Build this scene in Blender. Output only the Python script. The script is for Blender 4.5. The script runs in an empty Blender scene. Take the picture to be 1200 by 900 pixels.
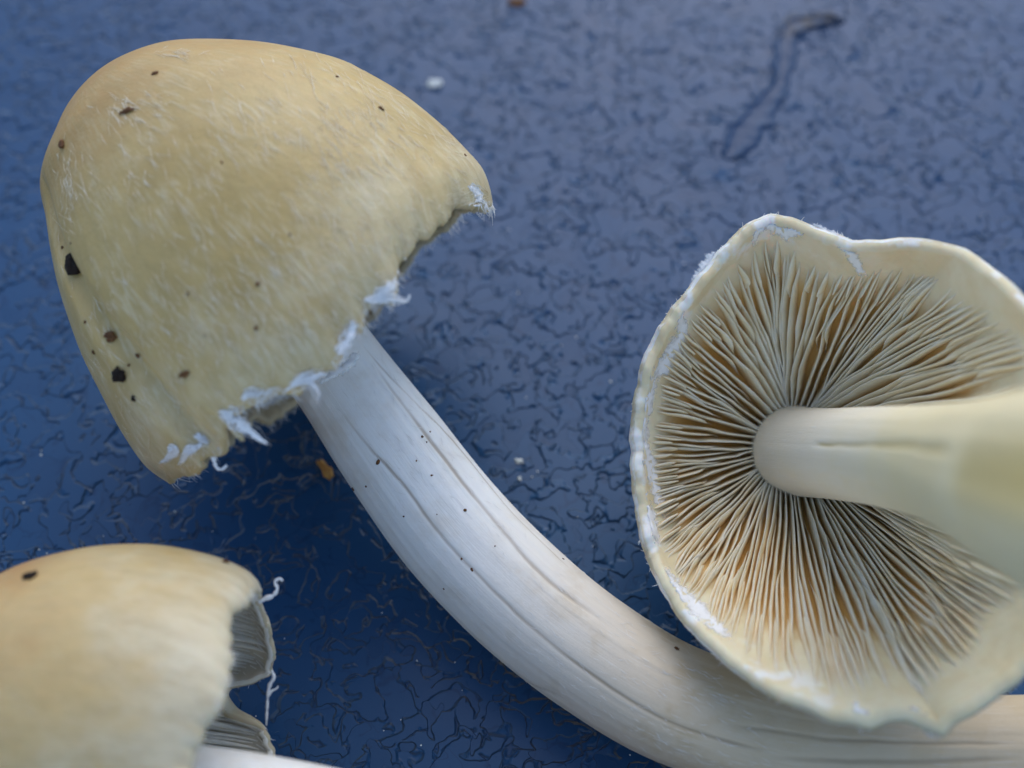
import bpy, bmesh, math, random
import numpy as np
from mathutils import Vector
from mathutils.bvhtree import BVHTree

random.seed(7); np.random.seed(7)
S = bpy.context.scene
COL = S.collection
R = math.radians

# ------------------------------------------------------------------ camera
TILT = R(32); DIST = 0.120; HF = R(46)
CP = np.array([0.0, -DIST*math.sin(TILT), DIST*math.cos(TILT)])
FW = np.array([0.0, math.sin(TILT), -math.cos(TILT)])
RT = np.array([1.0, 0, 0]); UP = np.array([0.0, math.cos(TILT), math.sin(TILT)])
FPX = 600/math.tan(HF/2)
cd = bpy.data.cameras.new('camera'); cam = bpy.data.objects.new('camera', cd); COL.objects.link(cam)
cam.location = CP; cam.rotation_euler = (TILT, 0, 0)
cd.sensor_width = 36; cd.lens = 18/math.tan(HF/2)
cd.clip_start = 0.002; cd.clip_end = 50
cd.dof.use_dof = True; cd.dof.focus_distance = 0.0995; cd.dof.aperture_fstop = 18
S.camera = cam

# ------------------------------------------------------------------ light
SUN_EL = R(44); SUN_AZ = R(10)           # azimuth clockwise from +Y
w = bpy.data.worlds.new('World'); S.world = w; w.use_nodes = True
nt = w.node_tree; bg = nt.nodes['Background']
sky = nt.nodes.new('ShaderNodeTexSky'); sky.sky_type = 'NISHITA'; sky.sun_disc = False
sky.sun_elevation = SUN_EL; sky.sun_rotation = SUN_AZ
sky.air_density = 1.0; sky.dust_density = 1.0; sky.ozone_density = 1.5
nt.links.new(sky.outputs[0], bg.inputs[0]); bg.inputs[1].default_value = 0.15
ld = bpy.data.lights.new('sun', 'SUN'); lo = bpy.data.objects.new('sun', ld); COL.objects.link(lo)
ld.energy = 0.8; ld.angle = R(50); ld.color = (0.98, 0.97, 0.93)
sd = Vector((math.sin(SUN_AZ)*math.cos(SUN_EL), math.cos(SUN_AZ)*math.cos(SUN_EL), math.sin(SUN_EL)))
lo.rotation_euler = (-sd).to_track_quat('-Z', 'Y').to_euler()
S.view_settings.view_transform = 'Standard'; S.view_settings.look = 'None'
S.view_settings.exposure = 0.6; S.view_settings.gamma = 1
S.render.engine = 'CYCLES'

# ------------------------------------------------------------------ helpers
def ray(px, py):
    return FW + RT*((px-600)/FPX) + UP*((450-py)/FPX)
def at(px, py, h):                     # point at height h (metres) seen at a photo pixel
    d = ray(px, py); return CP + d*((h-CP[2])/d[2])
def atd(px, py, depth): return CP + ray(px, py)*depth
def onplane(px, py, O, n):
    d = ray(px, py); return CP + d*(np.dot(O-CP, n)/np.dot(d, n))
def proj(P):
    v = np.asarray(P)-CP; z = v@FW
    return 600+FPX*(v@RT)/z, 450-FPX*(v@UP)/z, z

def _h(ix, iy, seed):
    n = (ix*374761393 + iy*668265263 + seed*1274126177) & 0xffffffff
    n = ((n ^ (n >> 13))*1274126177) & 0xffffffff
    return ((n ^ (n >> 16)) & 0xffff)/65535.0
def vn(x, y, seed=0):
    x = np.asarray(x, float); y = np.asarray(y, float)
    ix = np.floor(x).astype(np.int64); iy = np.floor(y).astype(np.int64)
    fx = x-ix; fy = y-iy; fx = fx*fx*(3-2*fx); fy = fy*fy*(3-2*fy)
    a = _h(ix, iy, seed); b = _h(ix+1, iy, seed); c = _h(ix, iy+1, seed); d = _h(ix+1, iy+1, seed)
    return (a*(1-fx)+b*fx)*(1-fy)+(c*(1-fx)+d*fx)*fy*1.0
def fbm(x, y, o=4, seed=0):
    s = 0; a = 1; t = 0
    for i in range(o):
        s = s + a*(vn(np.asarray(x)*2**i, np.asarray(y)*2**i, seed+i)*2-1); t += a; a *= .5
    return s/t
def sm(a, b, x):
    t = np.clip((np.asarray(x, float)-a)/(b-a), 0, 1); return t*t*(3-2*t)
def resample(P, n, cr=True):
    P = np.asarray(P, float)
    if cr:
        Q = []
        E = np.vstack([2*P[0]-P[1], P, 2*P[-1]-P[-2]])
        for i in range(1, len(E)-2):
            for t in np.linspace(0, 1, 12, endpoint=False):
                p0, p1, p2, p3 = E[i-1], E[i], E[i+1], E[i+2]
                Q.append(.5*((2*p1)+(-p0+p2)*t+(2*p0-5*p1+4*p2-p3)*t*t+(-p0+3*p1-3*p2+p3)*t**3))
        Q.append(P[-1]); P = np.array(Q)
    d = np.r_[0, np.cumsum(np.linalg.norm(np.diff(P, axis=0), axis=1))]
    t = np.linspace(0, d[-1], n)
    return np.stack([np.interp(t, d, P[:, k]) for k in range(P.shape[1])], 1)

def mesh(name, V, F, mat, parent=None, loc=None, uv=None, smooth=True, mats=None, midx=None):
    V = np.asarray(V, float)
    L = np.array(loc if loc is not None else (0, 0, 0), float)
    me = bpy.data.meshes.new(name)
    me.from_pydata((V-L).tolist(), [], F if isinstance(F, list) else F.tolist())
    for m in (mats or [mat]): me.materials.append(m)
    if smooth: me.polygons.foreach_set('use_smooth', [True]*len(me.polygons))
    if midx is not None: me.polygons.foreach_set('material_index', midx)
    if uv is not None:
        ul = me.uv_layers.new(name='UVMap'); idx = np.empty(len(me.loops), int)
        me.loops.foreach_get('vertex_index', idx)
        ul.data.foreach_set('uv', np.asarray(uv)[idx].ravel())
    me.update()
    o = bpy.data.objects.new(name, me); COL.objects.link(o)
    if parent is not None: o.parent = parent
    elif loc is not None: o.location = L
    return o
def tag(o, label=None, cat=None, group=None, kind=None):
    for k, v in (('label', label), ('category', cat), ('group', group), ('kind', kind)):
        if v: o[k] = v
    return o
def gridfaces(nu, nv, wrapu=True, off=0, flip=False):
    a = np.arange(nu if wrapu else nu-1)[:, None]; b = np.arange(nv-1)[None, :]
    a2 = (a+1) % nu
    q = np.stack([a*nv+b, a2*nv+b, a2*nv+b+1, a*nv+b+1], -1).reshape(-1, 4)+off
    return q[:, ::-1] if flip else q

# ------------------------------------------------------------------ materials
class NT:
    def __init__(s, name):
        s.m = bpy.data.materials.new(name); s.m.use_nodes = True; s.t = s.m.node_tree
        s.b = s.t.nodes['Principled BSDF']
    def n(s, ty, **kw):
        x = s.t.nodes.new(ty)
        for k, v in kw.items():
            if hasattr(x, k) and k not in x.inputs: setattr(x, k, v)
            else: x.inputs[k].default_value = v
        return x
    def l(s, a, b): s.t.links.new(a, b)
    def math(s, op, a, b=None, c=None):
        x = s.t.nodes.new('ShaderNodeMath'); x.operation = op
        for i, v in enumerate((a, b, c)):
            if v is None: continue
            if isinstance(v, (int, float)): x.inputs[i].default_value = v
            else: s.l(v, x.inputs[i])
        return x.outputs[0]
    def ss(s, v, a, b, lo=0., hi=1.):
        x = s.t.nodes.new('ShaderNodeMapRange'); x.interpolation_type = 'SMOOTHSTEP'
        s.l(v, x.inputs[0]); x.inputs[1].default_value = a; x.inputs[2].default_value = b
        x.inputs[3].default_value = lo; x.inputs[4].default_value = hi
        return x.outputs[0]
    def noise(s, vec, scale, detail=2., rough=.5, dist=0.):
        x = s.t.nodes.new('ShaderNodeTexNoise')
        if vec is not None: s.l(vec, x.inputs['Vector'])
        x.inputs['Scale'].default_value = scale; x.inputs['Detail'].default_value = detail
        x.inputs['Roughness'].default_value = rough; x.inputs['Distortion'].default_value = dist
        return x.outputs['Fac']
    def map(s, vec, scale=(1, 1, 1), loc=(0, 0, 0), rot=(0, 0, 0)):
        x = s.t.nodes.new('ShaderNodeMapping'); s.l(vec, x.inputs[0])
        x.inputs['Scale'].default_value = scale; x.inputs['Location'].default_value = loc
        x.inputs['Rotation'].default_value = rot
        return x.outputs[0]
    def mix(s, f, a, b):
        x = s.t.nodes.new('ShaderNodeMix'); x.data_type = 'RGBA'
        if isinstance(f, (int, float)): x.inputs[0].default_value = f
        else: s.l(f, x.inputs[0])
        for i, v in ((6, a), (7, b)):
            if isinstance(v, tuple): x.inputs[i].default_value = (*v, 1)
            else: s.l(v, x.inputs[i])
        return x.outputs[2]
    def bump(s, h, dist, strength=1., normal=None):
        x = s.t.nodes.new('ShaderNodeBump'); s.l(h, x.inputs['Height'])
        x.inputs['Distance'].default_value = dist; x.inputs['Strength'].default_value = strength
        if normal is not None: s.l(normal, x.inputs['Normal'])
        return x.outputs[0]
    def sss(s, w, rad=(1, .6, .35), scale=.0012):
        s.b.inputs['Subsurface Weight'].default_value = w
        s.b.inputs['Subsurface Radius'].default_value = rad
        s.b.inputs['Subsurface Scale'].default_value = scale
    def set(s, **kw):
        for k, v in kw.items(): s.b.inputs[k.replace('_', ' ')].default_value = v

def mat_table():
    k = NT('blue_moulded_plastic'); tc = k.n('ShaderNodeTexCoord').outputs['Object']
    wob = k.n('ShaderNodeTexNoise', Scale=420., Detail=2.); k.l(tc, wob.inputs['Vector'])
    v = k.n('ShaderNodeVectorMath', operation='MULTIPLY_ADD'); k.l(wob.outputs['Color'], v.inputs[0])
    v.inputs[1].default_value = (.0016,)*3; k.l(tc, v.inputs[2]); vec = v.outputs[0]
    n1 = k.noise(k.map(vec, (1, .8, 1), rot=(0, 0, .6)), 430, 1.2, .5, .5)
    pit = k.ss(n1, .585, .61)
    n2 = k.noise(k.map(vec, (1, 1, 1), loc=(.3, .1, 0)), 330, 1.0, .5, .9)
    ab = k.math('ABSOLUTE', k.math('SUBTRACT', n2, .5))
    line = k.ss(ab, .004, .034, 1, 0)
    m3 = k.ss(k.noise(tc, 480, 1), .42, .50)
    line = k.math('MULTIPLY', line, m3)
    step = k.math('MULTIPLY', k.ss(k.noise(k.map(vec, (1, 1, 1), loc=(.7, .2, 0)), 360, 1.5, .5, .7), .50, .55), .85)
    low = k.math('MAXIMUM', k.math('MAXIMUM', pit, step), k.math('MULTIPLY', line, .6))
    fine = k.noise(tc, 9000, 2)
    h = k.math('SUBTRACT', k.math('MULTIPLY', fine, .03), low)
    col = k.mix(k.noise(tc, 60, 3), (.012, .056, .140), (.018, .072, .168))
    col = k.mix(k.math('MULTIPLY', k.math('MAXIMUM', line, k.math('MULTIPLY', pit, .3)), .4), col, (.005, .022, .070))
    dust = k.ss(k.noise(tc, 5200, 1), .74, .80)
    col = k.mix(k.math('MULTIPLY', dust, .25), col, (.22, .25, .28))
    k.l(col, k.b.inputs['Base Color'])
    k.l(k.bump(h, .00050), k.b.inputs['Normal'])
    k.l(k.ss(k.noise(tc, 150, 3), .3, .7, .28, .36), k.b.inputs['Roughness'])
    k.set(Specular_IOR_Level=.24)
    return k.m

def mat_cap(name, apex, mid, edge, fib=.6, ramp=(.15, .65), rim=0):
    # UV: u = angle around the cap, v = 0 apex .. 1 margin
    k = NT(name); tc = k.n('ShaderNodeTexCoord'); uv = tc.outputs['UV']; ob = tc.outputs['Object']
    sep = k.n('ShaderNodeSeparateXYZ'); k.l(uv, sep.inputs[0]); vv = sep.outputs[1]
    nz = k.noise(ob, 130, 4, .6)
    g = k.math('ADD', vv, k.math('MULTIPLY', k.math('SUBTRACT', nz, .5), .55))
    c = k.mix(k.ss(g, ramp[0], ramp[1]), apex, mid); c = k.mix(k.ss(g, .72, 1.02), c, edge)
    mott = k.noise(k.map(uv, (14, 5, 1)), 3, 5, .65)
    c = k.mix(k.ss(mott, .35, .75, 0, .5), c, tuple(x*.72 for x in mid))
    # silky fibrils, running from apex to margin and a little askew
    f1 = k.noise(k.map(uv, (120, 13, 1), rot=(0, 0, .05)), 1, 4, .65, .6)
    f2 = k.noise(k.map(uv, (95, 13, 1), rot=(0, 0, -.09)), 1, 3, .6, .9)
    patch = k.ss(k.noise(ob, 260, 3), .36, .60)
    fm = k.math('MULTIPLY', k.math('MAXIMUM', k.ss(f1, .50, .64), k.ss(f2, .53, .66)), patch)
    fm = k.math('MULTIPLY', fm, k.ss(vv, .15, .8, .25, 1))
    c = k.mix(k.math('MULTIPLY', fm, fib), c, (.80, .72, .54))
    if rim: c = k.mix(k.math('MULTIPLY', k.ss(k.noise(ob, 420, 4, .6), .44, .56), k.math('MULTIPLY', k.ss(vv, .84, .93, 0, rim), k.ss(sep.outputs[0], .36, .62, 1, 0))), c, (.88, .87, .84))
    k.l(c, k.b.inputs['Base Color'])
    fine = k.noise(ob, 3500, 3, .6)
    med = k.noise(ob, 620, 3, .6)
    h = k.math('ADD', k.math('MULTIPLY', fm, .15), k.math('ADD', k.math('MULTIPLY', fine, .35), k.math('MULTIPLY', med, .9)))
    k.l(k.bump(h, .00010), k.b.inputs['Normal'])
    k.set(Roughness=.42, Specular_IOR_Level=.4); k.sss(.45)
    return k.m

def mat_stem(name, base, warm, grow=.5, cc=(.36, .27, .17)):
    # UV: u = 0..1 round, v = 0 at the cap .. 1 at the foot
    k = NT(name); tc = k.n('ShaderNodeTexCoord'); uv = tc.outputs['UV']; ob = tc.outputs['Object']
    sep = k.n('ShaderNodeSeparateXYZ'); k.l(uv, sep.inputs[0])
    st = k.noise(k.map(uv, (60, 5, 1)), 1, 5, .6, .3)
    st2 = k.noise(k.map(uv, (170, 26, 1)), 1, 4, .65, .4)
    bl = k.noise(ob, 260, 4, .6)
    f = k.math('ADD', k.ss(sep.outputs[1], .30, .66, 0, grow), k.ss(bl, .45, .75, 0, .28))
    c = k.mix(f, base, warm)
    c = k.mix(k.ss(st, .52, .80, 0, .13), c, tuple(x*.74 for x in warm))
    c = k.mix(k.ss(st2, .58, .72, 0, .45), c, (.86, .87, .88))
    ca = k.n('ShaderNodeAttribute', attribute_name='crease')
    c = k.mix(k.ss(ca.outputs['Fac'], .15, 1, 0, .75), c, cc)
    k.l(c, k.b.inputs['Base Color'])
    h = k.math('ADD', k.math('MULTIPLY', st2, .7), k.math('MULTIPLY', k.noise(ob, 3200, 3, .6), .6))
    h = k.math('ADD', h, k.math('MULTIPLY', st, .5))
    k.l(k.bump(h, .00005), k.b.inputs['Normal'])
    k.set(Roughness=.5, Specular_IOR_Level=.35); k.sss(.3, (1, .85, .7))
    return k.m

def mat_simple(name, a, b, scale=600, rough=.7, sss=0, bd=.00008, spec=.3):
    k = NT(name); ob = k.n('ShaderNodeTexCoord').outputs['Object']
    n = k.noise(ob, scale, 4, .6)
    k.l(k.mix(k.ss(n, .3, .7), a, b), k.b.inputs['Base Color'])
    k.l(k.bump(k.noise(ob, scale*4, 3), bd), k.b.inputs['Normal'])
    k.set(Roughness=rough, Specular_IOR_Level=spec)
    if sss: k.sss(sss, (1, .8, .6), .001)
    return k.m
def mat_drip():
    k = NT('smooth_blue_drip'); tc = k.n('ShaderNodeTexCoord').outputs['Object']
    col = k.mix(k.noise(tc, 200, 3), (.009, .042, .110), (.014, .054, .13))
    sp = k.n('ShaderNodeSeparateXYZ'); k.l(tc, sp.inputs[0])
    d = k.math('MULTIPLY', k.ss(k.noise(tc, 500, 4, .6), .42, .6), k.ss(sp.outputs[1], -.0045, -.0005))
    k.l(k.mix(k.math('MULTIPLY', d, .6), col, (.09, .07, .045)), k.b.inputs['Base Color'])
    k.l(k.bump(k.noise(tc, 500, 3), .0003), k.b.inputs['Normal'])
    k.set(Roughness=.36, Specular_IOR_Level=.22)
    return k.m

M_TABLE = mat_table()
M_CAPA = mat_cap('ochre_cap_skin', (.46, .27, .085), (.56, .395, .15), (.65, .53, .30), .34)
M_CAPB = mat_cap('cream_cap_skin', (.44, .20, .055), (.60, .43, .19), (.68, .60, .42), .10, (.35, .78))
M_CAPC = mat_cap('pale_cap_skin', (.52, .38, .2), (.60, .50, .29), (.70, .62, .42), .5, rim=.9)
M_STEMA = mat_stem('silky_white_stem', (.93, .91, .86), (.60, .47, .30), .95)
M_STEMC = mat_stem('cream_stem', (.84, .75, .58), (.84, .71, .42), .9, (.62, .46, .15))
M_FLESHC0 = mat_simple('pale_cap_flesh', (.60, .50, .28), (.68, .60, .40), 300, .6, .4)
M_FLESH = mat_simple('ochre_cap_flesh', (.58, .47, .28), (.68, .58, .40), 300, .7, .3)
M_DEEP = mat_simple('gill_bed', (.50, .27, .07), (.60, .36, .11), 400, .7, .3)
def mat_gill():
    k = NT('cream_gill'); tc = k.n('ShaderNodeTexCoord'); sep = k.n('ShaderNodeSeparateXYZ'); k.l(tc.outputs['UV'], sep.inputs[0])
    n = k.noise(tc.outputs['Object'], 500, 4, .6)
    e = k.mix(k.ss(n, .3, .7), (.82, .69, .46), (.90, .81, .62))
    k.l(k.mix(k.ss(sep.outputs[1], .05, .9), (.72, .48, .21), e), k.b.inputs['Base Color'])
    k.l(k.bump(k.noise(tc.outputs['Object'], 2000, 3), .00006), k.b.inputs['Normal'])
    k.set(Roughness=.55, Specular_IOR_Level=.3); k.sss(.3, (1, .7, .4), .001)
    return k.m
M_GILL = mat_gill()
M_GILLB = mat_simple('grey_gill', (.84, .78, .66), (.90, .86, .76), 700, .6, .3)
M_HAIR = mat_simple('silky_hair', (.76, .72, .66), (.84, .82, .78), 900, .6, 0, .00003)
M_FIB = mat_simple('cream_fibril', (.72, .60, .38), (.86, .79, .62), 900, .6, 0, .00003)
M_DEEPB = mat_simple('grey_gill_bed', (.62, .55, .43), (.68, .62, .50), 400, .7, .2)
def mat_under():
    k = NT('pale_underside'); tc = k.n('ShaderNodeTexCoord'); sep = k.n('ShaderNodeSeparateXYZ'); k.l(tc.outputs['UV'], sep.inputs[0])
    nz = k.noise(tc.outputs['Object'], 350, 4, .6)
    v = k.math('ADD', sep.outputs[1], k.math('MULTIPLY', k.math('SUBTRACT', nz, .5), .10))
    pale = k.mix(k.ss(nz, .3, .7), (.76, .63, .38), (.82, .73, .50))
    pale = k.mix(k.math('MULTIPLY', k.ss(k.noise(tc.outputs['Object'], 300, 4, .6), .47, .60), k.math('MULTIPLY', k.ss(sep.outputs[1], .86, .94, 0, .85), k.ss(sep.outputs[0], .36, .62, 1, 0))), pale, (.90, .89, .86))
    k.l(k.mix(k.ss(v, .68, .85), (.60, .33, .09), pale), k.b.inputs['Base Color'])
    k.l(k.bump(k.noise(tc.outputs['Object'], 1200, 3), .00008), k.b.inputs['Normal'])
    k.set(Roughness=.6, Specular_IOR_Level=.3); k.sss(.4)
    return k.m
def mat_film():
    k = NT('torn_veil_film'); tc = k.n('ShaderNodeTexCoord'); sep = k.n('ShaderNodeSeparateXYZ'); k.l(tc.outputs['UV'], sep.inputs[0])
    ob = tc.outputs['Object']
    ed = k.math('MINIMUM', k.math('SUBTRACT', 1., sep.outputs[0]), k.math('MULTIPLY', sep.outputs[1], 2.))
    ed = k.math('ADD', ed, k.math('MULTIPLY', k.math('SUBTRACT', k.noise(ob, 1500, 4, .6), .5), 1.1))
    k.l(k.ss(ed, .02, .75), k.b.inputs['Alpha'])
    k.l(k.mix(k.noise(ob, 900, 3), (.88, .87, .85), (.94, .94, .94)), k.b.inputs['Base Color'])
    k.l(k.bump(k.noise(ob, 2500, 4), .00006), k.b.inputs['Normal'])
    k.set(Roughness=.6, Specular_IOR_Level=.3)
    return k.m
M_FLESHC = mat_under(); M_FILM = mat_film()
M_VEIL = mat_simple('white_veil', (.86, .86, .85), (.92, .92, .92), 900, .65, 0, .00003)
M_SOIL = mat_simple('dark_soil', (.012, .008, .006), (.035, .02, .013), 2500, .8, 0, .0002)
M_BROWN = mat_simple('brown_litter', (.09, .035, .014), (.20, .09, .03), 2500, .7, 0)
M_ORANGE = mat_simple('orange_plant_scrap', (.42, .17, .04), (.55, .30, .08), 1500, .6, .2)
M_PALE = mat_simple('pale_litter', (.55, .58, .55), (.7, .72, .70), 1500, .7, 0)
M_HOLLOW = mat_simple('yellow_stem_pith', (.70, .55, .22), (.80, .68, .34), 400, .7, .3)
M_WATER = mat_drip()

# ------------------------------------------------------------------ setting
def table():
    X, Y, H, r = .45, .40, .02, .006
    V = []; F = []
    n = 8
    out = []
    for cx, cy, a0 in ((X-r, Y-r, 0), (-X+r, Y-r, 90), (-X+r, -Y+r, 180), (X-r, -Y+r, 270)):
        for i in range(n+1):
            a = R(a0+90*i/n); out.append((cx+r*math.cos(a), cy+r*math.sin(a)))
    m = len(out)
    prof = [(-.004, 0), (-.0015, -.0004), (-.0004, -.0015), (0, -.004), (0, -H)]
    for d, z in prof:
        for (x, y) in out:
            s = 1+d/max(abs(x), abs(y)); V.append((x*s, y*s, z))
    for j in range(len(prof)-1):
        for i in range(m):
            a = j*m+i; b = j*m+(i+1) % m; F.append([b, a, a+m, b+m][::-1])
    F.append(list(range(m))); F.append(list(range((len(prof)-1)*m, len(prof)*m))[::-1])
    o = mesh('table_top', V, F, M_TABLE, smooth=False)
    tag(o, 'blue moulded plastic table top with pitted grain', None, None, 'structure')
table()

# ------------------------------------------------------------------ builders
def thing(name, loc, label, cat, group=None):
    o = bpy.data.objects.new(name, None); COL.objects.link(o); o.location = loc
    o.empty_display_size = .005
    return tag(o, label, cat, group)

def normals(G):
    du = np.roll(G, -1, 0)-np.roll(G, 1, 0); dv = np.gradient(G, axis=1)
    n = np.cross(du, dv); n[:, 0] = n[:, 2]
    n /= np.linalg.norm(n, axis=2, keepdims=True)+1e-12
    return n

def build_cap(G, root, loc, mat, flesh, th0, th1, gills, gmat, gdepth, gs=(.2, .97), seed=0, swap=1, deep=None, wid=(.00019, .00007)):
    """G: grid [phi, s, 3] of the outer skin; makes skin + flesh as one cap, then the gills."""
    nu, nv, _ = G.shape
    N = normals(G)
    cen = G.mean((0, 1)); 
    if np.sum((G-cen)*N) < 0: N = -N; fl = True
    else: fl = False
    s = np.linspace(0, 1, nv)
    th = (th0+(th1-th0)*sm(0, .8, s))
    Ns = N.copy()
    for _ in range(6):
        Ns = (Ns+np.roll(Ns, 1, 0)+np.roll(Ns, -1, 0)); Ns /= np.linalg.norm(Ns, axis=2, keepdims=True)+1e-12
    I = G - Ns*th[None, :, None]
    # rim lip: rounded
    tdir = G[:, -1]-G[:, -4]; tdir /= np.linalg.norm(tdir, axis=1, keepdims=True)+1e-12
    mid = (G[:, -1]+I[:, -1])/2+tdir*th1*.35
    V = np.concatenate([G.reshape(-1, 3), I.reshape(-1, 3), mid])
    F1 = gridfaces(nu, nv, True, 0, fl); F2 = gridfaces(nu, nv, True, nu*nv, not fl)
    a = np.arange(nu); b = (a+1) % nu; o2 = nu*nv; o3 = 2*nu*nv
    e1 = np.stack([a*nv+nv-1, b*nv+nv-1, o3+b, o3+a], 1); e2 = np.stack([o3+a, o3+b, o2+b*nv+nv-1, o2+a*nv+nv-1], 1)
    if fl: e1 = e1[:, ::-1]; e2 = e2[:, ::-1]
    F = np.concatenate([F1, F2, e1, e2])
    uvg = np.stack(np.meshgrid(np.arange(nu)/nu, s, indexing='ij'), -1).reshape(-1, 2)
    # mirror u past half so the seam does not show
    uvg[:, 0] = np.abs(uvg[:, 0]-.5)*2*1.0+0.0
    uv = np.concatenate([uvg, uvg, np.stack([np.arange(nu)/nu, np.ones(nu)], 1)])
    midx = np.zeros(len(F), int); 
    f2s = s[np.tile(np.arange(nv-1), nu)]
    m2 = np.where(f2s > gs[1]-.02, 1, 2)
    midx[len(F1):len(F1)+len(F2)] = m2; midx[len(F1)+len(F2)+nu:] = 1
    cap = mesh('cap', V, F, None, root, loc, uv, mats=[mat, flesh, deep or M_DEEP], midx=midx)
    cap.data['n'] = 0
    # gills
    rng = np.random.RandomState(seed)
    Nin = -Ns
    for (phi, s0, s1, hk) in gills:
        n = 15
        ss = np.linspace(s0, s1, n)
        wob = (fbm(ss*5+phi*9, np.full(n, phi*3), 2, seed)*.022*swap*(1 if hk > .6 else .6))*sm(0, .15, ss-s0+.02)
        ph = (phi+wob)/(2*math.pi)*nu
        def samp(A, ph, s_):
            i0 = np.floor(ph).astype(int); f = (ph-i0)[:, None]; j = s_*(nv-1); j0 = np.minimum(j.astype(int), nv-2); g = (j-j0)[:, None]
            return ((A[i0 % nu, j0]*(1-f)+A[(i0+1) % nu, j0]*f)*(1-g)+(A[i0 % nu, j0+1]*(1-f)+A[(i0+1) % nu, j0+1]*f)*g)
        B = samp(I, ph, ss); D = samp(Nin, ph, ss)
        B = B - D*.00012
        T = np.cross(D, np.gradient(B, axis=0)); T /= np.linalg.norm(T, axis=1, keepdims=True)+1e-12
        t = (ss-s0)/(s1-s0)
        hgt = gdepth*hk*np.minimum(1, .30+1.1*t)*sm(0, .45, 1-t)**.8 if hk >= .9 else gdepth*hk*sm(0, .45, t)*sm(-.01, .75, 1-t)**.9
        if hk >= .9: hgt = gdepth*np.minimum(1, .65+.6*t)*sm(-.01, .65, 1-t)
        lean = fbm(ss*7+phi*5, np.full(n, phi*7+2), 2, seed+5)*.00022*swap
        E = B + D*(hgt[:, None]) + T*lean[:, None]
        wb, we = wid
        tp = (.12+.88*np.minimum(1, np.minimum(t/.4, (1-t)/.35)))[:, None] if hk < .9 else (.12+.88*np.minimum(1, (1-t)/.3))[:, None]
        if deep is None: tp = tp*(.5+.6*ss)[:, None]*(.72 if hk < .9 else 1)
        V = np.stack([B-T*wb*tp, E-T*we*tp, E+T*we*tp, B+T*wb*tp], 1).reshape(-1, 3)
        F = []
        for i in range(n-1):
            q = 4*i
            F += [[q, q+4, q+5, q+1], [q+1, q+5, q+6, q+2], [q+2, q+6, q+7, q+3]]
        F += [[0, 1, 2, 3], [4*n-1, 4*n-2, 4*n-3, 4*n-4]]
        mesh('gill', V, F, gmat, cap, loc, np.tile([[0, 0], [0, 1.], [1, 1.], [1, 0]], (n, 1)))
    return cap, G, I, BVHTree.FromPolygons([Vector(v) for v in np.concatenate([G.reshape(-1, 3), I.reshape(-1, 3)])],
                                            np.concatenate([F1, F2]).tolist())

def gill_set(n, s_in, s_out, seed, levels=2, jitter=.25):
    rng = np.random.RandomState(seed); L = []
    for i in range(n):
        st = 2*math.pi/n
        p = (i+rng.uniform(-jitter, jitter)*.6)*st
        L.append((p, s_in, s_out+rng.uniform(-.012, .012), 1.0))
        L.append((p+st*(.5+rng.uniform(-.12, .12)), s_in+(s_out-s_in)*rng.uniform(.18, .55), s_out+rng.uniform(-.012, .01), .85))
        if levels > 2:
            for q in ((.26, .75) if rng.rand() < .62 else (.28,)):
                L.append((p+st*(q+rng.uniform(-.04, .04)), s_in+(s_out-s_in)*rng.uniform(.62, .80), s_out+rng.uniform(-.01, .01), .55))
    return L

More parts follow.
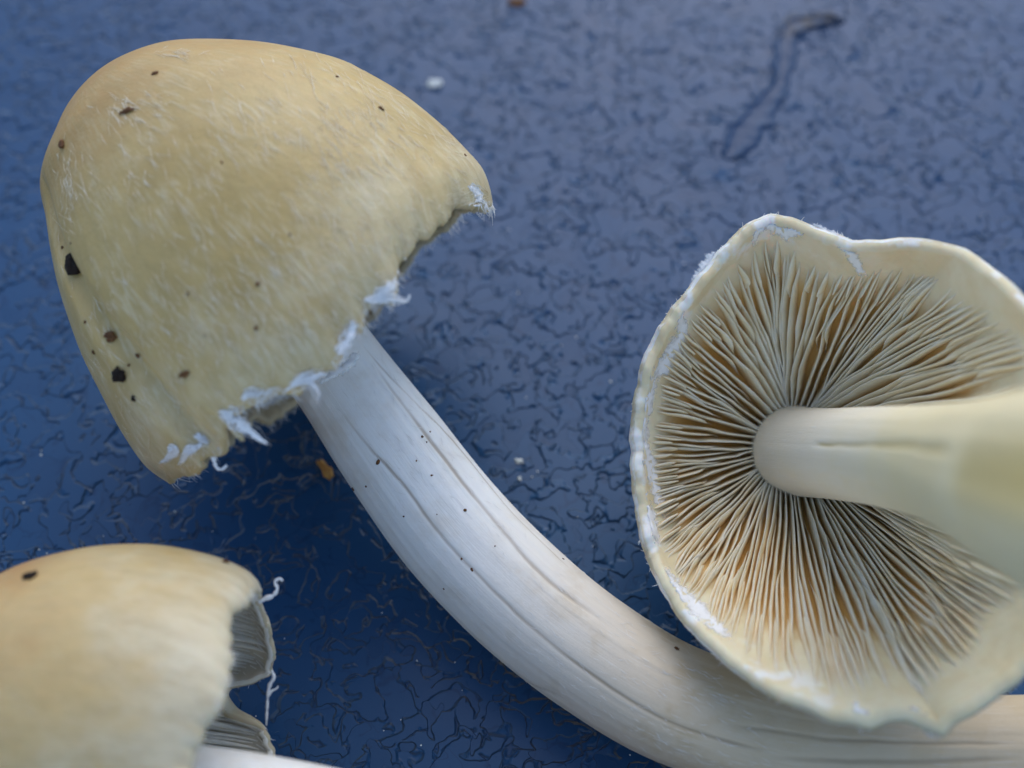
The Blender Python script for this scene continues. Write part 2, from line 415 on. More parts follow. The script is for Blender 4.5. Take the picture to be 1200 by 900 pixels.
def side_cap(O, et, right_px, left_px, front_px, back_px, kdepth, nu, nv, seed, jag, axis_px, crease=None):
    """A bell lying on its side: lofted between two side profiles, with a torn margin."""
    et = et/np.linalg.norm(et)
    view = (O-CP)/np.linalg.norm(O-CP)
    eu = np.cross(view, et); eu /= np.linalg.norm(eu); ew = np.cross(et, eu)
    if np.dot(ew, view) > 0: ew = -ew
    nrm = np.cross(et, eu)
    def loc2(P):
        Q = np.array([onplane(x, y, O, nrm)-O for x, y in P]); return np.stack([Q@et, Q@eu], 1)
    A = resample(loc2(right_px), nv); B = resample(loc2(left_px), nv)
    # finer spacing is fine: both sides share s
    if A[nv//2, 1] < B[nv//2, 1]: A, B = B, A; sw = True
    else: sw = False
    phi = np.arange(nu)/nu*2*math.pi
    c = np.cos(phi)[:, None]; si = np.sin(phi)[:, None]
    wgt = (1+c)/2
    t = A[None, :, 0]*wgt+B[None, :, 0]*(1-wgt)
    uc = (A[:, 1]+B[:, 1])/2; hw = (A[:, 1]-B[:, 1])/2
    u = uc[None]+hw[None]*c
    s = np.linspace(0, 1, nv)
    wdp = hw[None]*si*kdepth
    # gentle lumps
    rad = 1+.012*fbm(phi[:, None]*1.3+np.zeros((1, nv)), s[None]*3+np.zeros((nu, 1)), 3, seed)
    G = O+t[..., None]*et+(uc[None]+(u-uc[None])*rad)[..., None]*eu+(wdp*rad)[..., None]*ew
    if crease is not None:
        G = crease(G, phi, s, et, eu, ew, O, uc)
    # margin
    ax = np.array(axis_px, float); ax /= np.linalg.norm(ax); lt = np.array([-ax[1], ax[0]])
    def trace(P):
        P = np.array(P, float); U = P@lt; T = P@ax; k = np.argsort(U); return U[k], T[k]
    fU, fT = trace(front_px); bU, bT = trace(back_px)
    rim = G[:, -1].copy(); off = np.zeros(nu)
    front = np.sin(phi) >= 0
    for it in range(8):
        x, y, z = proj(rim+off[:, None]*et)
        U = x*lt[0]+y*lt[1]; T = x*ax[0]+y*ax[1]
        tgt = np.where(front, np.interp(U, fU, fT), np.interp(U, bU, bT))
        off += (tgt-T)*z/FPX
    ker = np.hanning(41); ker /= ker.sum()
    offs = np.convolve(np.r_[off[-20:], off, off[:20]], ker, 'valid')
    res = off-offs+jag*fbm(phi*14, phi*0+3, 4, seed+9)
    wS = np.clip((s-.72)/.28, 0, 1)**1.2
    wR = np.clip((s-.93)/.07, 0, 1)**1.3
    G = G+(offs[:, None]*wS[None]+res[:, None]*wR[None])[..., None]*et
    return G, (et, eu, ew)

def stem(name, path, radii, mat, root, loc, ns=56, nl=170, groove=.05, seed=0, hollow=None, roll=0.0, cuts=(), lines=()):
    P = resample(np.array(path), nl)
    d0 = np.r_[0, np.cumsum(np.linalg.norm(np.diff(np.array(path), axis=0), axis=1))]
    dd = np.linspace(0, d0[-1], nl); rr = np.interp(dd, d0, radii)
    rr = np.convolve(np.r_[[rr[0]]*6, rr, [rr[-1]]*6], np.ones(13)/13, 'valid')
    T = np.gradient(P, axis=0); T /= np.linalg.norm(T, axis=1, keepdims=True)
    n = np.array([0, 0, 1.0]); n = n-T[0]*np.dot(n, T[0]); n /= np.linalg.norm(n)
    Ns = []
    for i in range(nl):
        n = n-T[i]*np.dot(n, T[i]); n /= np.linalg.norm(n); Ns.append(n)
    Ns = np.array(Ns); Bs = np.cross(T, Ns)
    a = np.arange(ns)/ns*2*math.pi
    A, D = np.meshgrid(a, dd, indexing='ij')
    L = d0[-1]
    amp = 1+groove*.22*fbm(np.cos(A)*2.2+5, np.sin(A)*2.2+D/L*1.2, 3, seed)+groove*.10*fbm(np.cos(A)*9+5+D/L, np.sin(A)*9, 2, seed+3)
    for (ac, wd, dp, u0, u1) in cuts:
        m = sm(u0, u0+.08, D/L)*sm(0, .08, u1-D/L)
        dA = (A-ac-.06*np.sin(D/L*7)+math.pi) % (2*math.pi)-math.pi
        amp = amp-dp*np.exp(-(dA/wd)**2)*m
    crease = np.zeros_like(A)
    if lines:
        rad = rr[None]*amp
        G0 = P[None]+Ns[None]*(np.cos(A+roll)*rad)[..., None]+Bs[None]*(np.sin(A+roll)*rad)[..., None]
        X, Y, Z = proj(G0)
        fr = np.sum((G0-P[None])*(CP-P)[None], 2) > 0
        for pts, wd, dp in lines:
            Q = resample(np.array(pts, float), 60); aa = []; tt = []
            for q in Q:
                d2 = (X-q[0])**2+(Y-q[1])**2; d2[~fr] = 1e9
                i, j = np.unravel_index(np.argmin(d2), d2.shape)
                if d2[i, j] < 60: aa.append(a[i]); tt.append(D[0, j]/L)
            if len(aa) < 4: continue
            aa = np.unwrap(aa); ok = np.abs(aa-np.median(aa)) < (.35 if wd > .2 or len(pts) == 5 else 9); aa = aa[ok]; tt = list(np.array(tt)[ok]); k = np.argsort(tt); tt = np.array(tt)[k]; aa = aa[k]
            aa = np.convolve(np.r_[[aa[0]]*4, aa, [aa[-1]]*4], np.ones(9)/9, 'valid')
            ac = np.interp(D[0]/L, tt, aa)+.02*fbm(D[0]/L*30, 1+dp*99, 3, 5)
            m = sm(tt[0]-.02, tt[0]+.03, D[0]/L)*sm(-.02, .03, tt[-1]-D[0]/L)*(.55+.45*vn(D[0]/L*25, 3.3, 4))
            dA = (A-ac[None]+math.pi) % (2*math.pi)-math.pi
            g_ = np.exp(-(dA/wd)**2)*m[None]
            amp = amp-dp*g_; crease = np.maximum(crease, g_)
    rad = rr[None]*amp
    G = P[None]+Ns[None]*(np.cos(A+roll)*rad)[..., None]+Bs[None]*(np.sin(A+roll)*rad)[..., None]
    V = G.reshape(-1, 3); F = gridfaces(ns, nl).tolist()
    uvg = np.stack([np.abs(A/math.pi-1), D/L], -1).reshape(-1, 2)
    uv = uvg.tolist(); V = V.tolist(); midx = [0]*len(F)
    c0 = len(V); V.append(P[0].tolist()); uv.append([0, 0])
    for i in range(ns): F.append([c0, ((i+1) % ns)*nl, i*nl]); midx.append(0)
    if hollow:
        hr, hd = hollow
        e = nl-1; rings = []
        prof = [(.97, .10), (.86, .16), (hr+.06, .12), (hr, 0), (hr*.9, -.05), (hr*.75, -.14), (hr*.5, -.2), (.05, -.22)]
        for q, (f, ad) in enumerate(prof):
            base = len(V)
            for i in range(ns):
                an = a[i]+roll
                jg = 1+.05*math.sin(3*an+1)+.03*math.sin(7*an)
                f2 = f if q < 2 else f*jg
                p = P[e]+T[e]*rr[e]*(ad+(.12*math.sin(2*an+.5)+.05*math.sin(5*an) if q < 3 else 0))+(Ns[e]*math.cos(an)+Bs[e]*math.sin(an))*rad[i, e]*f2
                V.append(p.tolist()); uv.append([.5, 1])
            rings.append(base)
        prev = [i*nl+e for i in range(ns)]
        for q, base in enumerate(rings):
            for i in range(ns):
                j = (i+1) % ns; F.append([prev[i], prev[j], base+j, base+i]); midx.append(1 if q > 1 else 0)
            prev = [base+i for i in range(ns)]
        F.append(prev); midx.append(1)
    else:
        c1 = len(V); V.append(P[-1].tolist()); uv.append([0, 1])
        for i in range(ns): F.append([c1, i*nl+nl-1, ((i+1) % ns)*nl+nl-1]); midx.append(0)
    o = mesh(name, V, F, None, root, loc, uv, mats=[mat, M_HOLLOW], midx=midx)
    at_ = o.data.attributes.new('crease', 'FLOAT', 'POINT'); cr = np.zeros(len(V)); cr[:ns*nl] = crease.ravel(); at_.data.foreach_set('value', cr)
    bv = BVHTree.FromPolygons([Vector(v) for v in V[:ns*nl]], gridfaces(ns, nl).tolist())
    return o, G, bv

def cast(bvs, px, py):
    best = None; d = Vector(ray(px, py)).normalized()
    for b in bvs:
        h = b.ray_cast(Vector(CP), d)
        if h[0] is not None and (best is None or h[3] < best[2]):
            n = h[1] if h[1].dot(d) < 0 else -h[1]
            best = (np.array(h[0]), np.array(n), h[3])
    return best

def surf_ribbon(pts, bvs, lift=.00012, nw=7, seed=0, rag=.35, dep=None, gap=.0015):
    """Torn film lying on (and hanging off) a surface. pts: (px,py,halfwidth px). returns V,F."""
    P = resample(np.array(pts, float), max(10, int(len(pts)*7)))
    n = len(P); T = np.gradient(P[:, :2], axis=0); T /= np.linalg.norm(T, axis=1, keepdims=True)+1e-9
    N = np.stack([-T[:, 1], T[:, 0]], 1)
    V = []; last = dep
    if last is None:
        for i in range(n):
            h = cast(bvs, *P[i, :2])
            if h: last = float((h[0]-CP)@FW); break
    if last is None: last = .095
    for i in range(n):
        hc = cast(bvs, P[i, 0], P[i, 1])
        if hc is not None and dep is None:
            dn = float((hc[0]-CP)@FW)
            if abs(dn-last) < gap: last = dn
        wl = P[i, 2]*(1+rag*fbm(i*.9, seed, 4, seed)*2.2); wr = P[i, 2]*(1+rag*fbm(i*.9, seed+9.5, 4, seed+4)*2.2)
        for j in range(nw):
            f = j/(nw-1)*2-1
            x, y = P[i, :2]+N[i]*f*(wl if f < 0 else wr)
            h = cast(bvs, x, y)
            dz = float((h[0]-CP)@FW) if h is not None else last
            if abs(dz-last) > gap: dz = last
            dz -= lift*(1-.55*f*f)+.00008*fbm(x*.25, y*.25, 2, seed)
            V.append(atd(x, y, dz))
    F = []
    for i in range(n-1):
        for j in range(nw-1):
            q = i*nw+j; F.append([q, q+1, q+nw+1, q+nw])
    # back side for real thickness
    V = np.array(V); m = len(V); back = V+FW*.00003
    F2 = [[a+m for a in f[::-1]] for f in F]
    E = []
    for i in range(n-1):
        E.append([i*nw, (i+1)*nw, (i+1)*nw+m, i*nw+m]); E.append([i*nw+nw-1+m, (i+1)*nw+nw-1+m, (i+1)*nw+nw-1, i*nw+nw-1])
    for j in range(nw-1):
        E.append([j, j+m, j+1+m, j+1]); k = (n-1)*nw+j; E.append([k+1, k+1+m, k+m, k])
    ue = np.array([[abs(j/(nw-1)*2-1), min(i, n-1-i)/(n-1)*2] for i in range(n) for j in range(nw)])
    return np.concatenate([V, back]), F+F2+E, np.concatenate([ue, ue])

def veil(pts, bvs, cap, loc, seed=0, fib=True, **kw):
    V, F, UVR = surf_ribbon([(x, y, w_*(.85 if fib else 1.25)) for x, y, w_ in pts], bvs, seed=seed, **kw)
    mesh('veil_remnant', V, F, M_FILM, cap, loc, UVR)
    if not fib: return
    V = []; F = []; rng = random.Random(seed)
    C = resample(np.array(pts, float), 30); T = np.gradient(C[:, :2], axis=0); T /= np.linalg.norm(T, axis=1, keepdims=True)+1e-9
    gap = kw.get('gap', .0015); lift = kw.get('lift', .00012)
    for k in range(16):
        a = rng.randrange(0, 16); b = min(29, a+rng.randrange(8, 20)); o = rng.uniform(-1.15, 1.15); o2 = o*rng.uniform(.3, 1.5); last = None; base = len(V); n = 0
        wv = rng.uniform(.00003, .00007)
        for i in range(a, b+1):
            t = (i-a)/(b-a); q = C[i, :2]+np.array([-T[i, 1], T[i, 0]])*C[i, 2]*(o*(1-t)+o2*t+.2*math.sin(i*.8+k))
            h = cast(bvs, q[0], q[1]); dz = float((h[0]-CP)@FW) if h is not None else last
            if dz is None: continue
            if last is not None and abs(dz-last) > gap: dz = last
            last = dz; p = atd(q[0], q[1], dz-lift-.00004-.00008*rng.random()*t)
            sd_ = (RT*-T[i, 1]-UP*T[i, 0])*wv*(1-.8*t)
            V += [p-sd_, p-FW*wv*.8, p+sd_]; n += 1
        for i in range(n-1):
            q = base+3*i; F += [[q, q+1, q+4, q+3], [q+1, q+2, q+5, q+4]]
    return tag(mesh('veil_fibres', V, F, M_VEIL, cap, loc), kind='stuff')

def thread(name, pts, r, mat, parent, loc):
    P = resample(np.array(pts, float), 26); n = len(P)
    T = np.gradient(P, axis=0); T /= np.linalg.norm(T, axis=1, keepdims=True)
    A = np.cross(T, FW); A /= np.linalg.norm(A, axis=1, keepdims=True)+1e-9; B = np.cross(T, A)
    V = []
    for i in range(n):
        t = i/(n-1); rr = r*(1-.6*t)*(1+.5*float(fbm(i*.7, r*1e5, 2, 3)))
        for j in range(6):
            a = j/6*2*math.pi; V.append(P[i]+(A[i]*math.cos(a)*1.6+B[i]*math.sin(a)*.7)*rr)
    F = gridfaces(6, n).tolist(); V = np.array(V).reshape(n, 6, 3).transpose(1, 0, 2).reshape(-1, 3)
    F.append([i*n for i in range(6)][::-1]); F.append([i*n+n-1 for i in range(6)])
    return mesh(name, V, F, mat, parent, loc)

def fibrils(bvs, spots, cap, loc, seed, mat, width=.00005, name='fibril_coat'):
    """spots: (px,py,angle,length px). fine raised hairs lying on the surface, one stuff mesh."""
    rng = random.Random(seed); V = []; F = []
    for (x, y, an, ln) in spots:
        k = 5; pts = []; a = an
        for i in range(k):
            h = cast(bvs, x, y)
            if h is None: break
            lf = .00003+.00006*math.sin(i/(k-1)*math.pi)*rng.random()
            pts.append((h[0]+h[1]*lf, h[1]))
            a += rng.uniform(-.25, .25)
            x += math.cos(a)*ln/(k-1); y += math.sin(a)*ln/(k-1)
        if len(pts) < 3: continue
        b = len(V)
        for i, (p, n) in enumerate(pts):
            q = pts[min(i+1, len(pts)-1)][0]-pts[max(i-1, 0)][0]
            sd_ = np.cross(q, n); sd_ /= np.linalg.norm(sd_)+1e-12
            wv = width*(1-.75*abs(i/(len(pts)-1)*2-1))*rng.uniform(.6, 1.4)
            V += [p-sd_*wv, p+n*wv*.9, p+sd_*wv]
        for i in range(len(pts)-1):
            q = b+3*i; F += [[q, q+1, q+4, q+3], [q+1, q+2, q+5, q+4]]
    if not V: return None
    return tag(mesh(name, V, F, mat, cap, loc), kind='stuff')

def crumb_mesh(c, n, size, elong, ang, seed, flat=.55):
    """irregular clod. c centre, n surface normal, size radius m."""
    rng = np.random.RandomState(seed)
    n = n/np.linalg.norm(n); a = RT*math.cos(ang)-UP*math.sin(ang); a = a-n*np.dot(a, n); a /= np.linalg.norm(a); b = np.cross(n, a)
    V = []; nu, nv = 22, 11
    off = rng.rand()*50
    for i in range(nu):
        for j in range(nv):
            th = math.pi*j/(nv-1); ph = 2*math.pi*i/nu
            d = np.array([math.sin(th)*math.cos(ph), math.sin(th)*math.sin(ph), math.cos(th)])
            r = 1+.85*float(fbm(d[0]*1.9+off, d[1]*1.9+d[2]*1.6+off, 4, seed))
            V.append(c+n*size*flat*.5+(a*d[0]*elong+b*d[1]+n*d[2]*flat)*size*r)
    return V, gridfaces(nu, nv).tolist()
def crumb(px, py, rpx, bvs, label, cat='soil crumb', mat=None, elong=1., ang=0., seed=0, h=None, name='soil_crumb', group=None, flat=.55):
    if h is not None: p = at(px, py, h); n = np.array([0, 0, 1.0])
    else:
        q = cast(bvs, px, py)
        if q is None: return
        p, n = q[0], q[1]
    size = rpx*float((p-CP)@FW)/FPX
    V, F = crumb_mesh(p, n, size, elong, ang, seed, flat)
    o = mesh(name, V, F, mat or M_SOIL, None, p)
    return tag(o, label, cat, group)
def specks(name, pts, bvs, label, mat, seed, h=None, k_=.8, kind='stuff', cat='specks'):
    V = []; F = []; rng = random.Random(seed); L = None
    for (px, py, r) in pts:
        if h is not None: p = at(px, py, h); n = np.array([0, 0, 1.])
        else:
            q = cast(bvs, px, py)
            if q is None: continue
            p, n = q[0], q[1]
        if L is None: L = p
        v, f = crumb_mesh(p, n, k_*r*float((p-CP)@FW)/FPX, rng.uniform(.8, 1.8), rng.uniform(0, 3), rng.randrange(999), .5)
        b = len(V); V += v; F += [[x+b for x in g] for g in f]
    o = mesh(name, V, F, mat, None, L)
    return tag(o, label, cat, None, kind)

# ------------------------------------------------------------------ mushroom A (upper left)
GRP = 'pale mushrooms lying on the blue table'
OA = at(385, 402, .0165)
etA = RT*.65-UP*.76
def creaseA(G, phi, s, et, eu, ew, O, uc):
    P = phi[:, None]; Sg = s[None]
    cp = np.where(True, 2.52+.10*np.sin(Sg*5)-.10*Sg, 0)
    if CREASE_FLIP: cp = math.pi-cp
    d = P-cp
    rng_ = sm(.25, .45, Sg)*sm(-.12, .1, 1-Sg)
    dep = .0012*np.exp(-(d/.07)**2)*rng_
    cen = O+((G-O)@et)[..., None]*et+uc[None, :, None]*eu
    D = G-cen; D /= np.linalg.norm(D, axis=2, keepdims=True)+1e-9
    return G-D*dep[..., None]
right = [(110,105),(135,82),(160,70),(200,59),(240,56),(320,62),(400,80),(440,98),(480,122),(515,150),(545,180),(562,200),(569,220),(571,240)]
left = [(110,105),(90,130),(75,155),(66,185),(57,215),(55,235),(62,265),(68,300),(78,345),(90,385),(105,425),(125,465),(150,510),(175,545),(200,562)]
frontA = [(575,244),(566,240),(552,243),(538,243),(522,260),(504,272),(488,288),(474,306),(464,324),(466,342),(462,352),(440,358),(428,364),(425,380),(404,398),(402,420),(385,432),(370,440),(352,462),(338,466),(322,462),(305,474),(285,478),(272,488),(262,496),(280,512),(285,520),(262,530),(240,536),(234,548),(215,560),(198,564)]
backA = [(575,244),(548,246),(531,262),(514,276),(498,290),(484,304),(470,324),(424,392),(345,478),(330,486),(315,498),(298,494),(280,510),(240,545),(198,564)]
CREASE_FLIP = False
GA, frA = side_cap(OA, etA, right, left, frontA, backA, .98, 900, 96, 3, .00045, (.65, .76), creaseA)
# which way round is "left"?
x, y, z = proj(GA[:, 50]); 
if x[0] < x[len(x)//2]:
    CREASE_FLIP = True
    GA, frA = side_cap(OA, etA, right, left, frontA, backA, .98, 900, 96, 3, .00045, (.65, .76), creaseA)
print('CAP A minz', GA[..., 2].min(), 'maxz', GA[..., 2].max())
rootA = thing('mushroom', at(300, 330, 0), 'mushroom with a tan bell cap, soil crumbs on it, and a long curved white stem', 'mushroom', GRP)
locA = np.array(rootA.location)
capA, _, IA, bvA = build_cap(GA, rootA, locA, M_CAPA, M_FLESH, .0028, .0007, gill_set(42, .12, .965, 11), M_GILLB, .0040, (.12, .965), seed=2)
bA = [bvA]

apA = GA[:, 0].mean(0)
pin = OA*0.45+apA*.55
pathA = [pin, OA*.8+apA*.2+np.array([0, 0, -.001]), at(402, 445, .0135), at(455, 519, .0105), at(530, 619, .0072), at(612, 703, .0056), at(697, 770, .0053), at(798, 828, .0055), at(940, 868, .0058), at(1110, 884, .0064), at(1290, 880, .0072), at(1420, 870, .0075)]
def pr(pxw, P): return pxw/2*float((P-CP)@FW)/FPX
radA = [pr(112, p) for p in pathA[:2]]+[pr(wd, p) for wd, p in zip([118, 131, 139, 141, 139, 138, 136, 134, 130, 120], pathA[2:])]
for i, p in enumerate(pathA[4:], 4): p[2] = max(p[2], radA[i]*.98)
stemA, SA, bvSA = stem('stem', pathA, radA, M_STEMA, rootA, locA, 240, 300, .10, 4, lines=[
    ([(398,478),(410,505),(455,545),(482,580),(510,620),(555,670),(590,705),(630,740),(700,795),(790,848),(900,880)], .035, .02),
    ([(440,428),(457,455),(515,530),(545,568),(580,610),(630,670),(700,722)], .05, .022),
    ([(580,770),(620,800),(655,815)], .07, .02), ([(425,405),(470,455),(530,515),(600,600),(670,668)], .035, .014), ([(860,850),(1000,868),(1190,872)], .04, .02),
    ([(900,888),(1040,893),(1190,888)], .06, .012)])
bA = [bvA]
# veil scraps on the margin
VA = [
 [(545,246,2),(556,240,4),(564,238,4),(567,244,2.5),(569,251,1)],
 [(424,352,3),(438,350,6),(450,342,10),(460,334,9),(466,324,4)],
 [(440,354,3),(458,351,6),(470,353,4),(478,351,2.5),(481,343,1.6)],
 [(395,415,3),(405,402,8),(412,388,10),(418,376,5)],
 [(330,468,2),(345,458,8),(358,452,10),(368,462,7),(366,474,5),(376,477,2)],
 [(372,450,2),(388,440,6),(402,432,8),(415,420,7),(422,412,2)],
 [(300,474,2),(310,472,6),(322,464,7),(334,462,3)],
 [(256,484,2),(268,488,10),(280,497,11),(294,506,7),(307,516,4),(318,523,2)],
 [(228,508,3),(238,516,5),(246,520,3)],
 [(340,452,2),(356,445,5),(372,440,6),(384,436,3)],
 [(282,470,2),(290,462,6),(302,462,5),(312,458,2)],
 [(236,520,2),(222,528,5),(214,540,4),(208,546,2)],
 [(550,216,2),(560,226,5),(564,238,4)],
 [(196,524,2),(204,528,5),(196,538,3),(186,544,2)],
]
for i, p in enumerate(VA): veil(p, bA, capA, locA, seed=20+i)
mz = float((cast(bA, 240, 520)[0]-CP)@FW)
thread('veil_thread', [atd(x, y, mz+.0004) for x, y in ((250,528),(251,540),(254,548),(260,550),(266,545))], .00013, M_VEIL, capA, locA)
def fringe(G, et, n, cap, loc, seed, lo, hi, w_=.00004):
    rng = random.Random(seed); V = []; F = []; nu = len(G); done = 0
    rim = G[:, -1]; dirs = rim-G[:, -5]; dirs /= np.linalg.norm(dirs, axis=1, keepdims=True)
    while done < n:
        i = rng.randrange(nu)
        if fbm(i*.035, 1.1, 2, seed) < rng.uniform(-.35, .3): continue
        done += 1
        p = rim[i]-dirs[i]*rng.uniform(0, .0006); side = rim[(i+1) % nu]-rim[i-1]; side /= np.linalg.norm(side)
        d = dirs[i]+side*rng.gauss(0, .5)+np.cross(dirs[i], side)*rng.gauss(0, .25); d /= np.linalg.norm(d)
        L = rng.uniform(lo, hi)*rng.random(); cv = np.array([rng.gauss(0, .35) for _ in range(3)]); b = len(V)
        for k in range(5):
            wv = w_*(1-.8*k/4); sd_ = np.cross(d, FW); sd_ /= np.linalg.norm(sd_)+1e-9
            V += [p-sd_*wv, p-FW*wv, p+sd_*wv]; p = p+d*L/4; d = d+cv*.5; d /= np.linalg.norm(d)
        for k in range(4):
            q = b+3*k; F += [[q, q+1, q+4, q+3], [q+1, q+2, q+5, q+4], [q+2, q, q+3, q+5]]
    return tag(mesh('margin_fringe', V, F, M_VEIL, cap, loc), kind='stuff')
fringe(GA, etA, 1100, capA, locA, 6, .0003, .0016)
# fibrils over the skin
rng = random.Random(5); sp = []
for _ in range(5200):
    x, y = rng.uniform(60, 570), rng.uniform(60, 560)
    T = (x*.65+y*.76-147)/(560-147)
    if rng.random() > .12+1.05*max(0, T)**1.3: continue
    if float(fbm(x*.018, y*.018, 3, 8)) < rng.uniform(-.5, .25): continue
    sp.append((x, y, math.atan2(.76, .55)+rng.gauss(0, .20)-(x-300)*.0009, rng.uniform(6, 24)*rng.choice((.6, 1, 1.5))))
for cx, cy, sx, sy, n, an in ((205, 62, 14, 2.5, 26, 0.1), (80, 210, 6, 24, 60, 1.4), (165, 125, 22, 9, 46, .4), (140, 122, 8, 6, 20, 1.2), (118, 370, 10, 20, 22, 1.1), (460, 330, 12, 10, 60, -.5), (415, 410, 12, 14, 50, -1.), (275, 485, 12, 8, 40, .6), (245, 515, 14, 8, 36, .6), (540, 238, 16, 8, 50, -.3), (480, 280, 22, 14, 40, 1.1)):
    for _ in range(n): sp.append((rng.gauss(cx, sx), rng.gauss(cy, sy), an+rng.gauss(0, .22), rng.uniform(6, 20)))
fibrils(bA, sp, capA, locA, 3, M_FIB, .000025)
# soft hairs along the stem
sp = []
for _ in range(1500):
    x = rng.uniform(340, 900); y = rng.uniform(380, 900)
    if cast([bvSA], x, y) is None: continue
    sp.append((x, y, math.atan2(.76, .62)-(x-450)*.0011+rng.gauss(0, .16), rng.uniform(5, 18)))
fibrils([bvSA], sp, stemA, locA, 4, M_HAIR, .00002, 'silky_hairs')

# ------------------------------------------------------------------ mushroom B (lower left)
OB = at(285, 868, .0165)
etB = RT*.95-UP*.12-FW*.20
upB = [(-190,850),(-186,800),(-150,748),(-85,714),(0,688),(60,661),(120,646),(160,642),(200,643),(240,650),(272,660),(296,674),(303,690)]
loB = [(-190,850),(-185,900),(-150,960),(-90,1010),(0,1050),(100,1075),(200,1085),(270,1080)]
frontB = [(304,686),(296,694),(290,706),(278,714),(270,724),(268,738),(272,752),(271,775),(271,795),(266,806),(258,826),(246,842),(240,852),(232,870),(226,900),(235,1000),(262,1085)]
backB = [(305,680),(305,708),(310,722),(318,738),(322,760),(319,785),(316,793),(296,802),(270,808),(262,822),(268,836),(300,846),(313,852),(318,866),(322,880),(330,940),(320,1000),(262,1085)]
GB, frB = side_cap(OB, etB, upB, loB, frontB, backB, .95, 800, 90, 13, .00030, (.99, .13))
print('CAP B minz', GB[..., 2].min(), GB[..., 2].max())
rootB = thing('mushroom', at(100, 860, 0), 'cream mushroom at the lower left corner, its torn margin open over grey gills', 'mushroom', GRP)
locB = np.array(rootB.location)
capB, _, IB, bvB = build_cap(GB, rootB, locB, M_CAPB, M_GILLB, .0028, .0006, gill_set(100, .12, .998, 12), M_GILLB, .0022, (.12, 1.1), seed=5, swap=.3, deep=M_DEEPB, wid=(.00026, .00016))
apB = GB[:, 0].mean(0)
pathB = [at(110, 905, .0165), at(205, 928, .0165), at(300, 945, .0160), at(420, 972, .013), at(560, 1020, .009), at(740, 1090, .0058), at(900, 1140, .005)]
radB = [pr(105, pathB[0]), pr(112, pathB[1]), pr(118, pathB[2]), pr(120, pathB[3]), pr(122, pathB[4]), pr(122, pathB[5]), pr(110, pathB[6])]
stemB, SB, bvSB = stem('stem', pathB, radB, M_STEMA, rootB, locB, 72, 140, .08, 14)
mB = float((GB[:, -1][np.argmin(np.abs(proj(GB[:, -1])[1]-700)+np.abs(proj(GB[:, -1])[0]-305))]-CP)@FW)
fringe(GB, etB, 300, capB, locB, 7, .0002, .0009)
thread('veil_thread', [atd(x, y, mB) for x, y in ((303,706),(312,701),(320,698),(325,690),(322,682),(328,678),(331,681))], .00013, M_VEIL, capB, locB)
thread('veil_thread', [atd(x, y, mB+.001) for x, y in ((318,786),(321,794),(316,803),(314,815),(313,830),(312,850))], .00010, M_VEIL, capB, locB)
thread('veil_thread', [atd(x, y, mB+.001) for x, y in ((315,815),(318,810),(324,807),(326,804))], .00007, M_VEIL, capB, locB)

